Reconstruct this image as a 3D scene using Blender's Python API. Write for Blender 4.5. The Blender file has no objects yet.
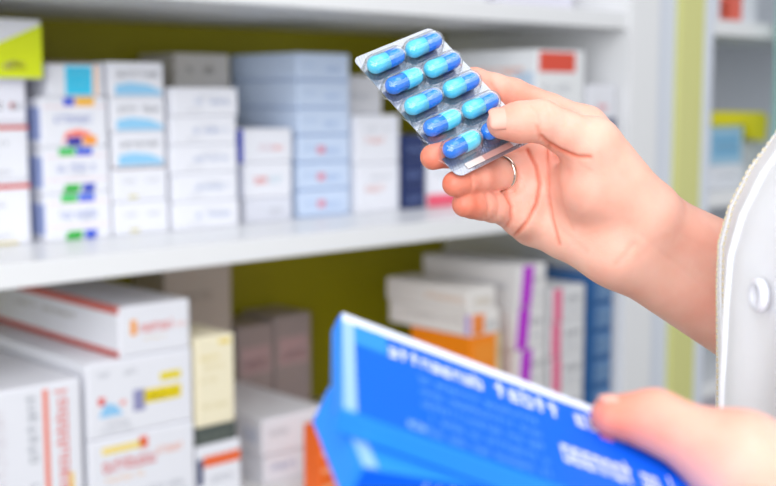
import bpy, bmesh, math, random
import numpy as np
from mathutils import Vector, Matrix
random.seed(7)
SC = bpy.context.scene
COL = SC.collection

# ------------------------------------------------------------------ camera
CAM = Vector((0.0, 0.0, 1.35))
FPX = 1185.0
PITCH = math.radians(7.0)
cam_d = bpy.data.cameras.new('camera')
cam_d.sensor_width = 36.0
cam_d.lens = 36.0 * FPX / 776.0
cam_d.clip_start = 0.02
cam_d.dof.use_dof = True
cam_d.dof.focus_distance = 0.598
cam_d.dof.aperture_fstop = 6.8
cam_o = bpy.data.objects.new('camera', cam_d)
COL.objects.link(cam_o)
cam_o.location = CAM
cam_o.rotation_euler = (math.radians(90) - PITCH, 0, 0)
SC.camera = cam_o

# ------------------------------------------------------------------ world, lamps, exposure
w = bpy.data.worlds.new('world'); SC.world = w; w.use_nodes = True
bg = w.node_tree.nodes['Background']
bg.inputs[0].default_value = (0.94, 0.965, 1.0, 1)
bg.inputs[1].default_value = 0.50
def area_lamp(name, loc, target, sx, sy, power, col=(1, 1, 1)):
    d = bpy.data.lights.new(name, 'AREA'); d.shape = 'RECTANGLE'; d.size = sx; d.size_y = sy
    d.energy = power; d.color = col
    o = bpy.data.objects.new(name, d); COL.objects.link(o)
    o.location = loc
    o.rotation_euler = (Vector(target) - Vector(loc)).to_track_quat('-Z', 'Y').to_euler()
    return o
area_lamp('ceiling_panel_lamp', (-0.02, -1.10, 2.50), (0.02, -0.40, 0), 1.6, 2.2, 30, (0.98, 0.985, 1.0))
area_lamp('added_front_fill', (-0.75, -2.3, 1.75), (-0.1, 1.0, 1.35), 3.2, 1.9, 74, (0.96, 0.98, 1.0))  # added fill behind the camera, brightens the carton fronts; no window known there
area_lamp('ceiling_panel_lamp', (0.95, 0.35, 2.75), (0.95, 0.55, 0), 1.2, 1.8, 16, (0.98, 0.985, 1.0))
SC.view_settings.view_transform = 'Standard'
SC.view_settings.look = 'None'
SC.view_settings.gamma = 1.0
SC.view_settings.use_curve_mapping = False
SC.view_settings.exposure = 0.05

# ------------------------------------------------------------------ helpers
def lin(c):
    return tuple(((x/255)/12.92 if x/255 <= 0.04045 else ((x/255+0.055)/1.055)**2.4) for x in c)
MATS = {}
def mat(name, rgb, rough=0.5, metal=0.0, var=0.03, scale=60.0, bump=0.0, bscale=400.0, coat=0.0, spec=0.5):
    if name in MATS: return MATS[name]
    m = bpy.data.materials.new(name); m.use_nodes = True
    nt = m.node_tree; b = nt.nodes['Principled BSDF']
    c = lin(rgb)
    nz = nt.nodes.new('ShaderNodeTexNoise'); nz.inputs['Scale'].default_value = scale
    tc = nt.nodes.new('ShaderNodeTexCoord'); nt.links.new(tc.outputs['Object'], nz.inputs['Vector'])
    mx = nt.nodes.new('ShaderNodeMix'); mx.data_type = 'RGBA'
    mx.inputs['A'].default_value = tuple(x*(1-var) for x in c)+(1,)
    mx.inputs['B'].default_value = tuple(min(1, x*(1+var)) for x in c)+(1,)
    nt.links.new(nz.outputs['Fac'], mx.inputs['Factor'])
    nt.links.new(mx.outputs['Result'], b.inputs['Base Color'])
    b.inputs['Roughness'].default_value = rough
    b.inputs['Metallic'].default_value = metal
    b.inputs['Coat Weight'].default_value = coat
    b.inputs['Specular IOR Level'].default_value = spec
    if bump:
        n2 = nt.nodes.new('ShaderNodeTexNoise'); n2.inputs['Scale'].default_value = bscale
        nt.links.new(tc.outputs['Object'], n2.inputs['Vector'])
        bp = nt.nodes.new('ShaderNodeBump'); bp.inputs['Strength'].default_value = bump
        bp.inputs['Distance'].default_value = 0.0005
        nt.links.new(n2.outputs['Fac'], bp.inputs['Height'])
        nt.links.new(bp.outputs['Normal'], b.inputs['Normal'])
    MATS[name] = m
    return m
def pcol(rgb, rough=0.45):
    return mat('ink_%d_%d_%d' % rgb, rgb, rough)
def clear_mat(name, tint, gloss_rough=0.05, ior=1.45, gain=1.0):
    m = bpy.data.materials.new(name); m.use_nodes = True
    nt = m.node_tree; nt.nodes.clear()
    out = nt.nodes.new('ShaderNodeOutputMaterial')
    tr = nt.nodes.new('ShaderNodeBsdfTransparent'); tr.inputs[0].default_value = tint + (1,)
    gl = nt.nodes.new('ShaderNodeBsdfGlossy'); gl.inputs['Roughness'].default_value = gloss_rough
    fr = nt.nodes.new('ShaderNodeLayerWeight'); fr.inputs['Blend'].default_value = .5
    pw = nt.nodes.new('ShaderNodeMath'); pw.operation = 'POWER'; pw.inputs[1].default_value = 2.4
    nt.links.new(fr.outputs['Facing'], pw.inputs[0])
    ml = nt.nodes.new('ShaderNodeMath'); ml.operation = 'MULTIPLY_ADD'; ml.inputs[1].default_value = .85*gain; ml.inputs[2].default_value = .07*gain; ml.use_clamp = True
    mx = nt.nodes.new('ShaderNodeMixShader')
    nt.links.new(pw.outputs[0], ml.inputs[0]); nt.links.new(ml.outputs[0], mx.inputs[0])
    nt.links.new(tr.outputs[0], mx.inputs[1]); nt.links.new(gl.outputs[0], mx.inputs[2])
    nt.links.new(mx.outputs[0], out.inputs[0])
    return m
def link(name, me, material, parent=None, matrix=None):
    o = bpy.data.objects.new(name, me); COL.objects.link(o)
    if material is not None:
        me.materials.clear(); me.materials.append(material)
    if parent is not None: o.parent = parent
    if name == 'lettering': o['kind'] = 'stuff'
    if matrix is not None: o.matrix_local = matrix
    return o
def mesh_bm(bm, name='m', smooth=False):
    me = bpy.data.meshes.new(name); bm.normal_update(); bm.to_mesh(me); bm.free()
    if smooth:
        for p in me.polygons: p.use_smooth = True
    return me
def tag(o, label, cat, group=None, kind=None):
    if label: o['label'] = label
    if cat: o['category'] = cat
    if group: o['group'] = group
    if kind: o['kind'] = kind
    return o
def empty(name, matrix):
    o = bpy.data.objects.new(name, None); COL.objects.link(o); o.empty_display_size = 0.02
    o.matrix_world = matrix
    return o
def box_bm(x0, x1, y0, y1, z0, z1, bev=0.0, seg=2):
    bm = bmesh.new()
    bmesh.ops.create_cube(bm, size=1.0)
    for v in bm.verts:
        v.co = Vector((x0+(v.co.x+.5)*(x1-x0), y0+(v.co.y+.5)*(y1-y0), z0+(v.co.z+.5)*(z1-z0)))
    if bev: bmesh.ops.bevel(bm, geom=bm.edges[:], offset=bev, segments=seg, affect='EDGES', profile=0.6)
    return bm
def box_me(*a, **k): return mesh_bm(box_bm(*a, **k))
cf = Vector((0, math.cos(PITCH), -math.sin(PITCH)))
cu = Vector((0, math.sin(PITCH), math.cos(PITCH)))
cr = Vector((1, 0, 0))
def at(x, y, d):
    """point in the room d metres in front of the lens, measured off the photograph"""
    return CAM + (cf + cr*((x-388)/FPX) - cu*((y-243)/FPX))*d

# ------------------------------------------------------------------ room
fl = link('floor', box_me(-3, 4, -2.5, 4, -0.05, 0.0), mat('floor_tile', (128, 125, 120), 0.35, var=.05, scale=3)); fl['kind'] = 'structure'

# shelving frame: u runs along the shelves to the right, v goes into them, w is up from the middle shelf top
AU = math.radians(46.9)
U = Vector((math.sin(AU), math.cos(AU), 0)); V = Vector((-math.cos(AU), math.sin(AU), 0)); Z = Vector((0, 0, 1))
O3 = Vector((-0.40928, 1.23785, CAM.z - 0.17537))
SH = Matrix((( U.x, V.x, 0, O3.x), (U.y, V.y, 0, O3.y), (0, 0, 1, O3.z), (0, 0, 0, 1)))
wl = link('wall_back', box_me(-2.0, 4.0, 0.50, 0.56, -1.175, 1.6), mat('wall_paint', (226, 224, 218), 0.7), matrix=SH); wl['kind'] = 'structure'

M_shelf = mat('shelf_white', (241, 242, 244), 0.32, var=.015, scale=8)
M_bluewhite = mat('shelf_bluish_white', (226, 232, 244), 0.3, var=.015, scale=8)
M_back = mat('olive_back_panel', (172, 163, 4), 0.55, var=.05, scale=6)
M_yel = mat('yellow_green_trim', (222, 222, 146), 0.45, var=.03, scale=6)
M_grey = mat('grey_panel', (220, 216, 226), 0.5, var=.03, scale=5)
LOW = -0.36
def shelving(label, u0, u1, back, lefts, name='shelving_unit', vb=.421):
    e = empty(name, SH @ Matrix.Translation((u0, 0, -1.175)))
    tag(e, label, 'shelf')
    def part(n, m, *b):
        b = list(b); b[0] -= u0; b[1] -= u0; b[4] += 1.175; b[5] += 1.175
        return link(n, box_me(*b, bev=0.0015), m, e)
    for top, th in ((0.315, .027), (0.0, .027), (LOW, .027), (0.66, .027), (-0.75, .027), (-1.09, .027)):
        part('shelf_board', M_shelf, u0, u1, 0.0, vb-.001, top-th, top)
    part('back_panel', back, u0, u1, vb, 0.435, -1.175, 0.9)
    for (a, b, f, m, n) in lefts:
        part(n, m, a, b, f, 0.435, -1.175, 0.9)
    part('kick_plate', M_shelf, u0, u1, 0.03, 0.05, -1.175, -1.117)
    return e
shelving('white shelving bay with olive back panel holding the stacked medicine cartons', -0.60, 1.105, M_back,
         [(-0.66, -0.601, -0.005, M_shelf, 'upright_panel'), (1.106, 1.188, -0.006, M_shelf, 'upright_panel'),
          (1.190, 1.256, 0.006, M_bluewhite, 'upright_panel')])
shelving('white shelving bay with grey back beyond the yellow-green upright', 1.362, 2.60, M_grey,
         [(1.258, 1.334, -0.002, M_yel, 'yellow_upright'), (1.336, 1.361, -0.004, M_bluewhite, 'upright_panel'),
          (2.601, 2.66, -0.004, M_shelf, 'upright_panel')], vb=.27)

# ------------------------------------------------------------------ lettering and cartons
GLY = [[(0,0,.2,1),(.8,0,1,1),(0,.8,1,1)], [(0,0,.2,1),(.8,0,1,1),(0,0,1,.2),(0,.8,1,1)], [(.35,0,.6,1.4)],
       [(.3,0,.55,1.3),(0,.75,.9,.95)], [(0,0,.2,1),(0,.8,1,1),(0,.4,.9,.58),(0,0,1,.2)], [(0,0,.2,1.4),(0,.8,1,1),(.8,0,1,1),(0,0,1,.2)],
       [(0,0,.2,1),(.8,0,1,1),(0,0,1,.2)], [(0,.8,1,1),(.8,0,1,1),(0,0,1,.2),(0,.4,1,.55)]]
def lettering_me(w, h, n, depth=0.0002, rng=None):
    """a run of n letter-like strokes filling w x h, lying in the x-z plane and facing -y"""
    rng = rng or random
    bm = bmesh.new(); cw = w/n
    for i in range(n):
        if n > 7 and rng.random() < .13: continue
        for (a, b, c, d) in rng.choice(GLY):
            x0 = (i+.08+.78*a)*cw; x1 = (i+.08+.78*c)*cw
            z0 = h*b*.72; z1 = h*d*.72
            vs = [bm.verts.new((x, y, z)) for y in (-depth, 0) for (x, z) in ((x0, z0), (x1, z0), (x1, z1), (x0, z1))]
            bm.faces.new(vs[0:4])
            for q in ((0,4,5,1),(1,5,6,2),(2,6,7,3),(3,7,4,0)): bm.faces.new([vs[k] for k in q])
    return mesh_bm(bm)
def prism_me(pts, depth):
    bm = bmesh.new()
    a = [bm.verts.new((x, -depth, z)) for x, z in pts]; b = [bm.verts.new((x, 0, z)) for x, z in pts]
    bm.faces.new(a)
    n = len(pts)
    for i in range(n): bm.faces.new((a[i], b[i], b[(i+1) % n], a[(i+1) % n]))
    bmesh.ops.recalc_face_normals(bm, faces=bm.faces[:])
    return mesh_bm(bm)
WHITE = (236, 237, 244)
def carton(u0, u1, v, dep, w0, w1, label, deco=(), col=WHITE, group=None, yaw=None, side=None, flap=True, name='medicine_carton'):
    """root: carton body; children: end flap, printed patches, bands, lettering"""
    W, H = u1-u0, w1-w0
    yaw = random.uniform(-.45, .45) if yaw is None else yaw
    mw = SH @ Matrix.Translation(((u0+u1)/2, v, w0)) @ Matrix.Rotation(math.radians(yaw), 4, 'Z')
    m = mat('card_%d_%d_%d' % col, col, 0.42, var=.02, scale=25)
    me = box_me(-W/2, W/2, 0, dep, .00025, H, bev=min(.0028, H*.07))
    o = link(name, me, m); o.matrix_world = mw
    tag(o, label, 'box', group)
    if flap:
        link('end_flap', box_me(-W/2+.003, W/2-.003, -.0005, .001, .0025, H-.0035, bev=.0002, seg=1), m, o)
    yf = -.0006
    for d in deco:
        k = d[0]
        if k in 'pt':
            _, x0, z0, x1, z1, c = d[:6]
            X0, Z0, w_, h_ = -W/2+x0*W, max(z0*H, .001), (x1-x0)*W, min(z1*H, H-.001)-max(z0*H, .001)
            if k == 'p':
                link('printed_patch', box_me(X0, X0+w_, yf-.0002, yf+.0004, Z0, Z0+h_), pcol(c), o)
            else:
                link('lettering', lettering_me(w_, h_, d[6]), pcol(c), o, Matrix.Translation((X0, yf, Z0)))
        elif k == 'g':                                  # polygon print on the front
            link('printed_patch', prism_me([(-W/2+x*W, min(max(z*H, .001), H-.001)) for x, z in d[1]], .0003), pcol(d[2]), o, Matrix.Translation((0, yf, 0)))
        elif k == 'v':                                  # vertical lettering on the front
            _, x0, z0, x1, z1, c, n = d
            mm = Matrix.Translation((-W/2+x1*W, yf, max(z0*H, .001))) @ Matrix.Rotation(math.radians(-90), 4, 'Y')
            link('lettering', lettering_me((z1-z0)*H, (x1-x0)*W, n), pcol(c), o, mm)
        elif k == 's':                                  # patch on the left side: y fractions of depth from the front
            _, y0, z0, y1, z1, c = d
            link('side_band', box_me(-W/2-.0004, -W/2+.0004, max(y0*dep, .001), min(y1*dep, dep-.001), max(z0*H, .001), min(z1*H, H-.001)), pcol(c), o)
        elif k == 'S':                                  # lettering on the left side
            _, y0, z0, y1, z1, c, n = d
            mm = Matrix.Translation((-W/2-.0002, y1*dep, z0*H)) @ Matrix.Rotation(math.radians(-90), 4, 'Z')
            link('lettering', lettering_me((y1-y0)*dep, (z1-z0)*H, n), pcol(c), o, mm)
        elif k == 'T':                                  # band on the top face
            _, x0, y0, x1, y1, c = d
            link('top_band', box_me(-W/2+x0*W, -W/2+x1*W, y0*dep, y1*dep, H-.0004, H+.0003), pcol(c), o)
    return o

RED = (206, 62, 48); ORG = (240, 106, 60); GRY = (150, 152, 160); DGR = (112, 114, 122); LGR = (190, 192, 200)
BLU = (28, 78, 214); GRN = (28, 178, 48); YEL = (250, 190, 40); CYA = (62, 205, 244); SKY = (150, 208, 244)
NAV = (28, 46, 98); PNK = (238, 90, 118); LAV = (140, 154, 206)

# --- middle shelf, column A (leftmost)
g = 'leftmost stack on the middle shelf'
cr_red = [('p', 0, .88, 1, .95, RED), ('t', .2, .6, .8, .7, LGR, 9), ('t', .3, .12, .8, .2, LGR, 8)]
carton(-0.0050, 0.1110, .150, .20, 0, .077, 'white carton with red top stripe at the bottom of the leftmost stack', cr_red + [('p', .6, .03, .85, .06, (220, 200, 90))], group=g, yaw=0)
carton(-0.0050, 0.1110, .150, .20, .077, .146, 'white carton with red top stripe under the plain lettered carton, leftmost stack', cr_red, group=g, yaw=.6)
carton(-0.0070, 0.1100, .150, .20, .146, .197, 'white carton with grey and red lettering directly beneath the yellow and white carton', [('t', .35, .3, .95, .52, GRY, 9), ('p', .82, .34, .86, .46, RED)], group=g, yaw=-.4, col=(240, 240, 250))
carton(0.0020, 0.1220, .130, .20, .197, .266, 'white carton with lime yellow lower corner on top of the leftmost stack',
       [('g', [(0, 0), (1, 0), (1, .92), (.30, .40), (0, .36)], (226, 240, 22)), ('t', .5, .42, .8, .52, (120, 140, 60), 7), ('g', [(.58, .16), (.84, .16), (.80, .27), (.72, .31), (.62, .27)], (250, 226, 236))], group=g, yaw=0)
# --- column B
g = 'colour-patched cartons on the middle shelf'
def bdeco(c1, c2, top):
    d = [('p', .04, .80, .96, .815, (244, 190, 190)), ('p', .04, .30, .96, .315, (244, 190, 190)),
         ('t', .2, .48, .78, .68, LAV, 9), ('t', .32, .40, .72, .46, LGR, 9),
         ('g', [(.28, .03), (.52, .03), (.56, .2), (.32, .2)], c1), ('g', [(.58, .03), (.74, .03), (.78, .2), (.58, .2)], c2),
         ('s', 0, .15, .25, .8, (160, 174, 220))]
    if top: d += [('p', .24, .82, .48, .99, top[0]), ('p', .5, .82, .74, .99, top[1])]
    return d
carton(0.1270, 0.2170, .145, .19, 0, .058, 'white carton with green and blue patches at the foot of the second stack', bdeco(GRN, BLU, ((60, 200, 100), (70, 110, 225))), group=g)
carton(0.1260, 0.2160, .145, .19, .058, .115, 'white carton with green and blue patches in the middle of the second stack', bdeco(GRN, (20, 60, 190), ((60, 200, 100), (60, 100, 220))), group=g)
carton(0.1250, 0.2150, .145, .19, .115, .176, 'white carton with red arc above navy and orange patches, second stack', [('p', .34, .83, .5, .99, BLU), ('p', .52, .83, .8, .99, YEL),
       ('t', .2, .48, .78, .68, LAV, 9), ('g', [(.30, .04), (.36, .30), (.55, .36), (.74, .28), (.70, .20), (.40, .22)], (250, 130, 110)), ('p', .38, .03, .6, .2, (50, 50, 160)), ('p', .62, .04, .82, .22, (250, 160, 50)),
       ('p', .04, .8, .96, .815, (244, 190, 190)), ('s', 0, .15, .25, .8, (160, 174, 220))], group=g)
carton(0.1380, 0.2135, .148, .19, .176, .216, 'white carton with cyan square and orange edge crowning the second stack', [('p', .3, .06, .78, .94, CYA), ('p', .82, .04, .87, .96, (244, 180, 110)), ('t', .36, .62, .72, .8, (190, 240, 255), 6), ('t', .34, .35, .74, .45, (150, 225, 250), 9)], group=g)
# --- column C
g = 'stack with light blue swooshes on the middle shelf'
cpl = [('t', .2, .55, .42, .68, LGR, 4), ('t', .6, .55, .82, .68, LGR, 4), ('p', .28, .1, .45, .2, (214, 206, 150))]
carton(0.2205, 0.3015, .145, .19, 0, .043, 'plain white carton at the bottom, below the light blue swoosh cartons', cpl, group=g)
carton(0.2195, 0.3005, .145, .19, .043, .087, 'plain white carton directly under the lowest light blue swoosh carton', cpl + [('p', 0, .95, 1, .99, (150, 120, 110))], group=g)
cw = [('t', .14, .58, .9, .76, DGR, 9), ('g', [(.1, .06), (.95, .06), (.95, .18), (.7, .36), (.35, .42), (.1, .34)], SKY)]
carton(0.2215, 0.2985, .145, .19, .087, .132, 'white carton with light blue swoosh, lowest of three alike', cw, group=g)
carton(0.2195, 0.2985, .144, .19, .132, .176, 'white carton with light blue swoosh, middle of three alike', cw, group=g)
carton(0.2190, 0.2985, .145, .19, .176, .220, 'white carton with light blue swoosh, topmost of three alike', cw, group=g)
# --- column D
g = 'five white cartons with grey-blue print'
cd = [('t', .32, .42, .86, .62, (148, 166, 204), 11), ('t', .4, .66, .74, .74, LGR, 9), ('t', .22, .18, .46, .26, LGR, 7)]
for i, nm in enumerate(('bottom', 'second from the bottom', 'middle', 'second from the top', 'top')):
    carton(.3055+random.uniform(-.0015, .002), .411+random.uniform(-.002, .002), .140, .20, i*.0377, (i+1)*.0377,
           'white carton with grey-blue print, %s of the five-high stack' % nm, cd, group=g)
# --- column E
g = 'short stack in front of the pale blue cartons'
carton(0.4360, 0.5200, .160, .13, 0, .034, 'pale grey carton at the bottom beside the pale blue stack', [('t', .3, .3, .8, .6, LGR, 8)], col=(224, 226, 236), group=g)
carton(0.4340, 0.5200, .160, .13, .034, .084, 'white carton with red print under the blue-sided carton', [('t', .22, .42, .48, .66, (226, 84, 70), 5), ('t', .5, .42, .8, .66, (190, 214, 226), 6), ('s', 0, 0, 1, 1, (214, 218, 236))], group=g)
carton(0.4350, 0.5210, .160, .13, .084, .132, 'white carton with vivid blue side beside the pale blue stack', [('t', .3, .36, .62, .56, (220, 190, 200), 6), ('t', .6, .36, .8, .52, (240, 140, 130), 4), ('s', 0, 0, 1, 1, (40, 70, 220))], group=g)
# --- column F
g = 'six pale blue cartons on the middle shelf'
PB = (206, 222, 246)
for i, nm in enumerate(('bottom', 'second from the bottom', 'third from the bottom', 'third from the top', 'second from the top', 'top')):
    d = [('t', .5, .35, .8, .55, (150, 180, 225), 6), ('t', .12, .5, .35, .62, (170, 195, 232), 4), ('p', 0, .015, 1, .05, (150, 180, 226)), ('s', 0, .015, 1, .05, (160, 186, 228))]
    if i < 3: d += [('p', .36, .35, .5, .6, (226, 130, 150))]
    carton(.536, .636, .165, .165, i*.04, (i+1)*.04, 'pale blue carton, %s of the six-high stack' % nm, d, col=PB, group=g, yaw=random.uniform(-.5, .5))
# --- column G
g = 'white cartons right of the pale blue stack'
cg = [('t', .22, .42, .66, .58, (232, 170, 160), 6), ('t', .25, .68, .8, .76, LGR, 8), ('p', .9, .02, .99, .98, (228, 230, 240))]
carton(.644, .734, .160, .20, 0, .075, 'white carton with faint red print right of the pale blue stack, lower one', cg, group=g)
carton(.643, .733, .160, .20, .075, .149, 'white carton with faint red print right of the pale blue stack, upper one', cg, group=g)
carton(.645, .735, .200, .18, .149, .209, 'grey-white carton on top, half behind the blister card', [('t', .2, .4, .7, .6, LGR, 7)], col=(222, 222, 226), group=g)
# --- column H, I
g = 'three navy cartons on the middle shelf'
for i, nm in enumerate(('bottom', 'middle', 'top')):
    carton(.739, .787, .155, .18, i*.039, (i+1)*.039, 'dark navy carton with pale lettering, %s of three' % nm,
           [('t', .15, .3, .85, .55, (110, 130, 180), 6), ('p', 0, .01, 1, .05, (90, 105, 150))], col=NAV, group=g)
carton(.792, .872, .155, .18, 0, .095, 'white carton with pink lower band behind the ring fingertip', [('p', 0, 0, 1, .22, PNK), ('t', .2, .5, .8, .62, LGR, 8)])
# --- right end of the middle shelf
carton(.885, 1.006, .012, .21, 0, .250, 'tall white carton with red label above the knuckles', [('p', .06, .86, .80, .985, (228, 82, 60)), ('t', .12, .74, .7, .79, LGR, 10), ('p', .6, .5, .86, .62, (120, 176, 226)),
       ('t', .1, .6, .5, .66, LGR, 8), ('S', .12, .84, .62, .90, (240, 160, 130), 10), ('s', .02, .55, .2, .86, (196, 214, 232)), ('S', .3, .7, .8, .75, LGR, 14)], col=(238, 240, 242), yaw=0)
carton(1.018, 1.092, .012, .16, 0, .196, 'small white carton with pink print and navy base beside the white upright', [('p', 0, .5, 1, .72, (52, 62, 108)), ('t', .3, .78, .7, .85, (236, 140, 150), 5)], yaw=0)
# --- rear of the middle shelf
carton(.232, .300, .345, .07, 0, .226, 'white carton at the back between the second and third stacks', col=(238, 234, 226), yaw=0, flap=False, deco=[('p', 0, .97, 1, 1, (226, 200, 160))])
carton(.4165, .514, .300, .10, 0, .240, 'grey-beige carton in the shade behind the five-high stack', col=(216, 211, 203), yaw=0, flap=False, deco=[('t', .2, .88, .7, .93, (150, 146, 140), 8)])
# --- upper shelf
carton(.700, .868, .10, .2, .315, .40, 'pale grey carton on the upper shelf, nearer the middle', [('t', .2, .3, .8, .5, LGR, 9)], col=(232, 230, 240), yaw=0)
carton(.885, 1.06, .08, .2, .315, .40, 'pale lilac carton on the upper shelf beside the white upright', [('t', .2, .3, .8, .5, LGR, 9)], col=(228, 226, 240), yaw=0)

# --- lower shelf, left
carton(.112, .258, .030, .33, LOW, -.222, 'white carton with red lettering and yellow bar at the bottom left', [('p', .12, .86, .48, .92, (248, 222, 120)), ('p', .46, .85, .54, .95, (238, 96, 56)),
       ('t', .12, .70, .62, .82, (222, 90, 84), 9), ('t', .62, .76, .88, .84, (244, 176, 150), 8), ('t', .14, .60, .5, .66, (246, 206, 170), 10), ('t', .42, .44, .92, .5, LGR, 14), ('t', .42, .36, .92, .42, LGR, 14)], yaw=0)
carton(.112, .257, .030, .34, -.222, -.130, 'wide white carton with two yellow bars and blue logo under the red-edged carton',
       [('p', .68, .62, .88, .73, (236, 216, 40)), ('p', .52, .36, .88, .54, (236, 212, 20)), ('t', .56, .40, .84, .48, (150, 130, 20), 12),
        ('p', .42, .28, .53, .56, (150, 150, 190)), ('g', [(.1, .28), (.32, .28), (.26, .42), (.16, .46)], (150, 205, 244)), ('p', .1, .44, .16, .54, (230, 90, 80)), ('p', .3, .4, .35, .46, (240, 160, 150)),
        ('t', .1, .14, .4, .22, LGR, 14), ('t', .1, .06, .4, .12, LGR, 14), ('t', .1, .8, .2, .88, LGR, 4), ('t', .34, .78, .46, .86, LGR, 4)], yaw=0)
carton(.156, .255, .030, .33, -.130, -.069, 'long white carton with red edges and red logo lying on top at lower left',
       [('t', .28, .46, .76, .66, (226, 72, 44), 7), ('p', .16, .42, .24, .72, (246, 160, 50)), ('t', .78, .48, .94, .58, (246, 190, 180), 4), ('t', .3, .3, .7, .36, (236, 214, 170), 10),
        ('s', 0, .0, 1, .14, (196, 92, 84)), ('s', 0, .86, 1, 1, (206, 96, 86)), ('T', .0, 0, .05, 1, (216, 110, 98)), ('S', .3, .56, .85, .68, (186, 180, 172), 12)], yaw=0)
carton(-.034, .104, .028, .34, LOW, -.143, 'white carton with orange vertical stripe and red sideways lettering at lower left',
       [('p', .655, 0, .70, .97, (240, 132, 110)), ('v', .76, .02, .87, .98, (232, 100, 84), 15), ('v', .50, .0, .60, .96, (176, 180, 188), 18), ('v', .2, .55, .25, .9, LGR, 10), ('v', .26, .3, .32, .9, (226, 220, 226), 12), ('p', .87, .3, .91, .5, (248, 214, 120))], yaw=0)
carton(-.175, -.036, .028, .34, LOW, -.152, 'white carton with grey sideways lettering cut off by the left picture edge',
       [('p', .9, .9, .95, .97, (60, 70, 160)), ('p', .95, .9, 1, .97, (246, 160, 60)), ('v', .86, .3, .98, .68, GRY, 10)], yaw=0)
carton(.263, .330, .032, .20, LOW, -.260, 'white carton with orange band and navy corner below the dark carton', [('p', .14, .72, .98, .86, (240, 110, 60)), ('p', 0, .5, .12, .84, NAV), ('t', .3, .5, .8, .6, LGR, 7)], yaw=0)
carton(.262, .325, .034, .20, -.260, -.236, 'flat dark grey-green carton between the cream carton and the orange-banded carton', [('t', .1, .3, .8, .6, (120, 128, 120), 8)], col=(84, 92, 88), yaw=0)
carton(.263, .322, .032, .20, -.236, -.121, 'cream carton with yellow print beside the white cartons, lower shelf', [('t', .12, .74, .6, .80, (226, 206, 120), 7), ('t', .12, .64, .7, .69, (224, 206, 140), 9), ('t', .12, .5, .6, .55, (224, 210, 160), 9), ('p', .6, .9, .9, .95, (240, 216, 110)), ('t', .12, .2, .8, .26, (226, 214, 170), 10)],
       col=(247, 238, 208), yaw=0)
carton(.418, .530, .100, .20, LOW, -.318, 'lower white carton with small blue logo left of the orange striped carton', [('t', .1, .4, .5, .66, (150, 160, 200), 6), ('p', .7, .3, .9, .6, (176, 190, 220))])
carton(.412, .526, .095, .22, -.318, -.266, 'upper white carton stacked left of the orange striped carton', [('t', .1, .5, .4, .7, LGR, 6), ('s', .05, .3, .2, .7, (210, 216, 232))])
carton(.436, .512, .0, .035, LOW, -.262, 'bright orange carton with pale stripes behind the blue boxes', [('p', .04, .60, .9, .66, (250, 170, 120)), ('p', .04, .36, .9, .42, (250, 170, 120)), ('p', .04, .12, .9, .18, (250, 170, 120))], col=(244, 108, 30), yaw=0)
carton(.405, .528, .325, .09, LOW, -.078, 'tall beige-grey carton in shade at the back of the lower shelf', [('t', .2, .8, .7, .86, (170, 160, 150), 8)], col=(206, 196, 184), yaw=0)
g = 'pinkish cartons at the back of the lower shelf'
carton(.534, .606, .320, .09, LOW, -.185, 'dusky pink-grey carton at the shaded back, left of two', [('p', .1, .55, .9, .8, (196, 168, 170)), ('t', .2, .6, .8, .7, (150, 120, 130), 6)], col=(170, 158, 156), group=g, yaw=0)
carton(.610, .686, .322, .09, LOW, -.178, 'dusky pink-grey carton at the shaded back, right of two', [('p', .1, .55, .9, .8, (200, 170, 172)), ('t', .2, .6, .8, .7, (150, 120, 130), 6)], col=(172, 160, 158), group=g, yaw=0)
# --- lower shelf, right
g = 'long cartons above the orange carton'
carton(.742, .810, .012, .13, LOW, -.184, 'orange carton under the long white cartons on the lower shelf', [('p', .1, .75, .9, .93, (250, 150, 40)), ('p', .84, .0, .99, 1, (226, 214, 170))], col=(250, 140, 4), yaw=0)
odec = [('p', .05, .08, .45, .92, (244, 140, 60)), ('t', .5, .3, .9, .6, GRY, 5), ('s', .0, .1, .06, .9, (190, 160, 220)), ('S', .1, .5, .8, .75, (190, 184, 180), 14)]
carton(.742, .808, .012, .18, -.184, -.147, 'long white carton with orange end resting on the orange carton', odec, group=g, col=(236, 232, 228), yaw=0)
carton(.740, .802, .016, .18, -.147, -.111, 'long white carton with pale print, upper of the two over the orange carton', [('t', .2, .3, .8, .6, (200, 180, 150), 6), ('S', .05, .4, .5, .7, (226, 190, 160), 9)], group=g, col=(234, 230, 226), yaw=0)
g = 'purple-banded stack on the lower shelf'
PUR = (190, 44, 210)
hz = [LOW, -.292, -.220, -.152, -.086]
for i, nm in enumerate(('bottom', 'second from the bottom', 'second from the top', 'top')):
    x0 = (.02, .10, .04, .12)[i]
    carton(.844+(.004 if i % 2 else 0), .918, .012, .21, hz[i], hz[i+1], 'white carton with purple vertical band, %s of the purple-banded stack' % nm,
           [('g', [(x0-.02, 0), (x0+.34, 0), (x0+.44, 1), (x0+.08, 1)], PUR), ('t', .5, .55, .9, .72, GRY, 5), ('t', .5, .25, .9, .35, LGR, 7), ('S', .1, .4, .8, .6, LGR, 16)], group=g, col=(232, 230, 230), yaw=0)
g = 'pink-banded stack on the lower shelf'
hz = [LOW, -.303, -.246, -.188, -.131]
for i, nm in enumerate(('bottom', 'second from the bottom', 'second from the top', 'top')):
    carton(.930+(.003 if i % 2 else 0), 1.020, .012, .24, hz[i], hz[i+1], 'white carton with pink vertical band, %s of the pink-banded stack' % nm,
           [('p', .04, 0, .30, 1, (236, 110, 150)), ('t', .42, .55, .9, .75, GRY, 6), ('t', .42, .25, .9, .38, LGR, 8)], group=g, col=(228, 228, 230), yaw=0)
g = 'blue stack beside the white upright'
hz = [LOW, -.312, -.264, -.216, -.168, -.121]
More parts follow.
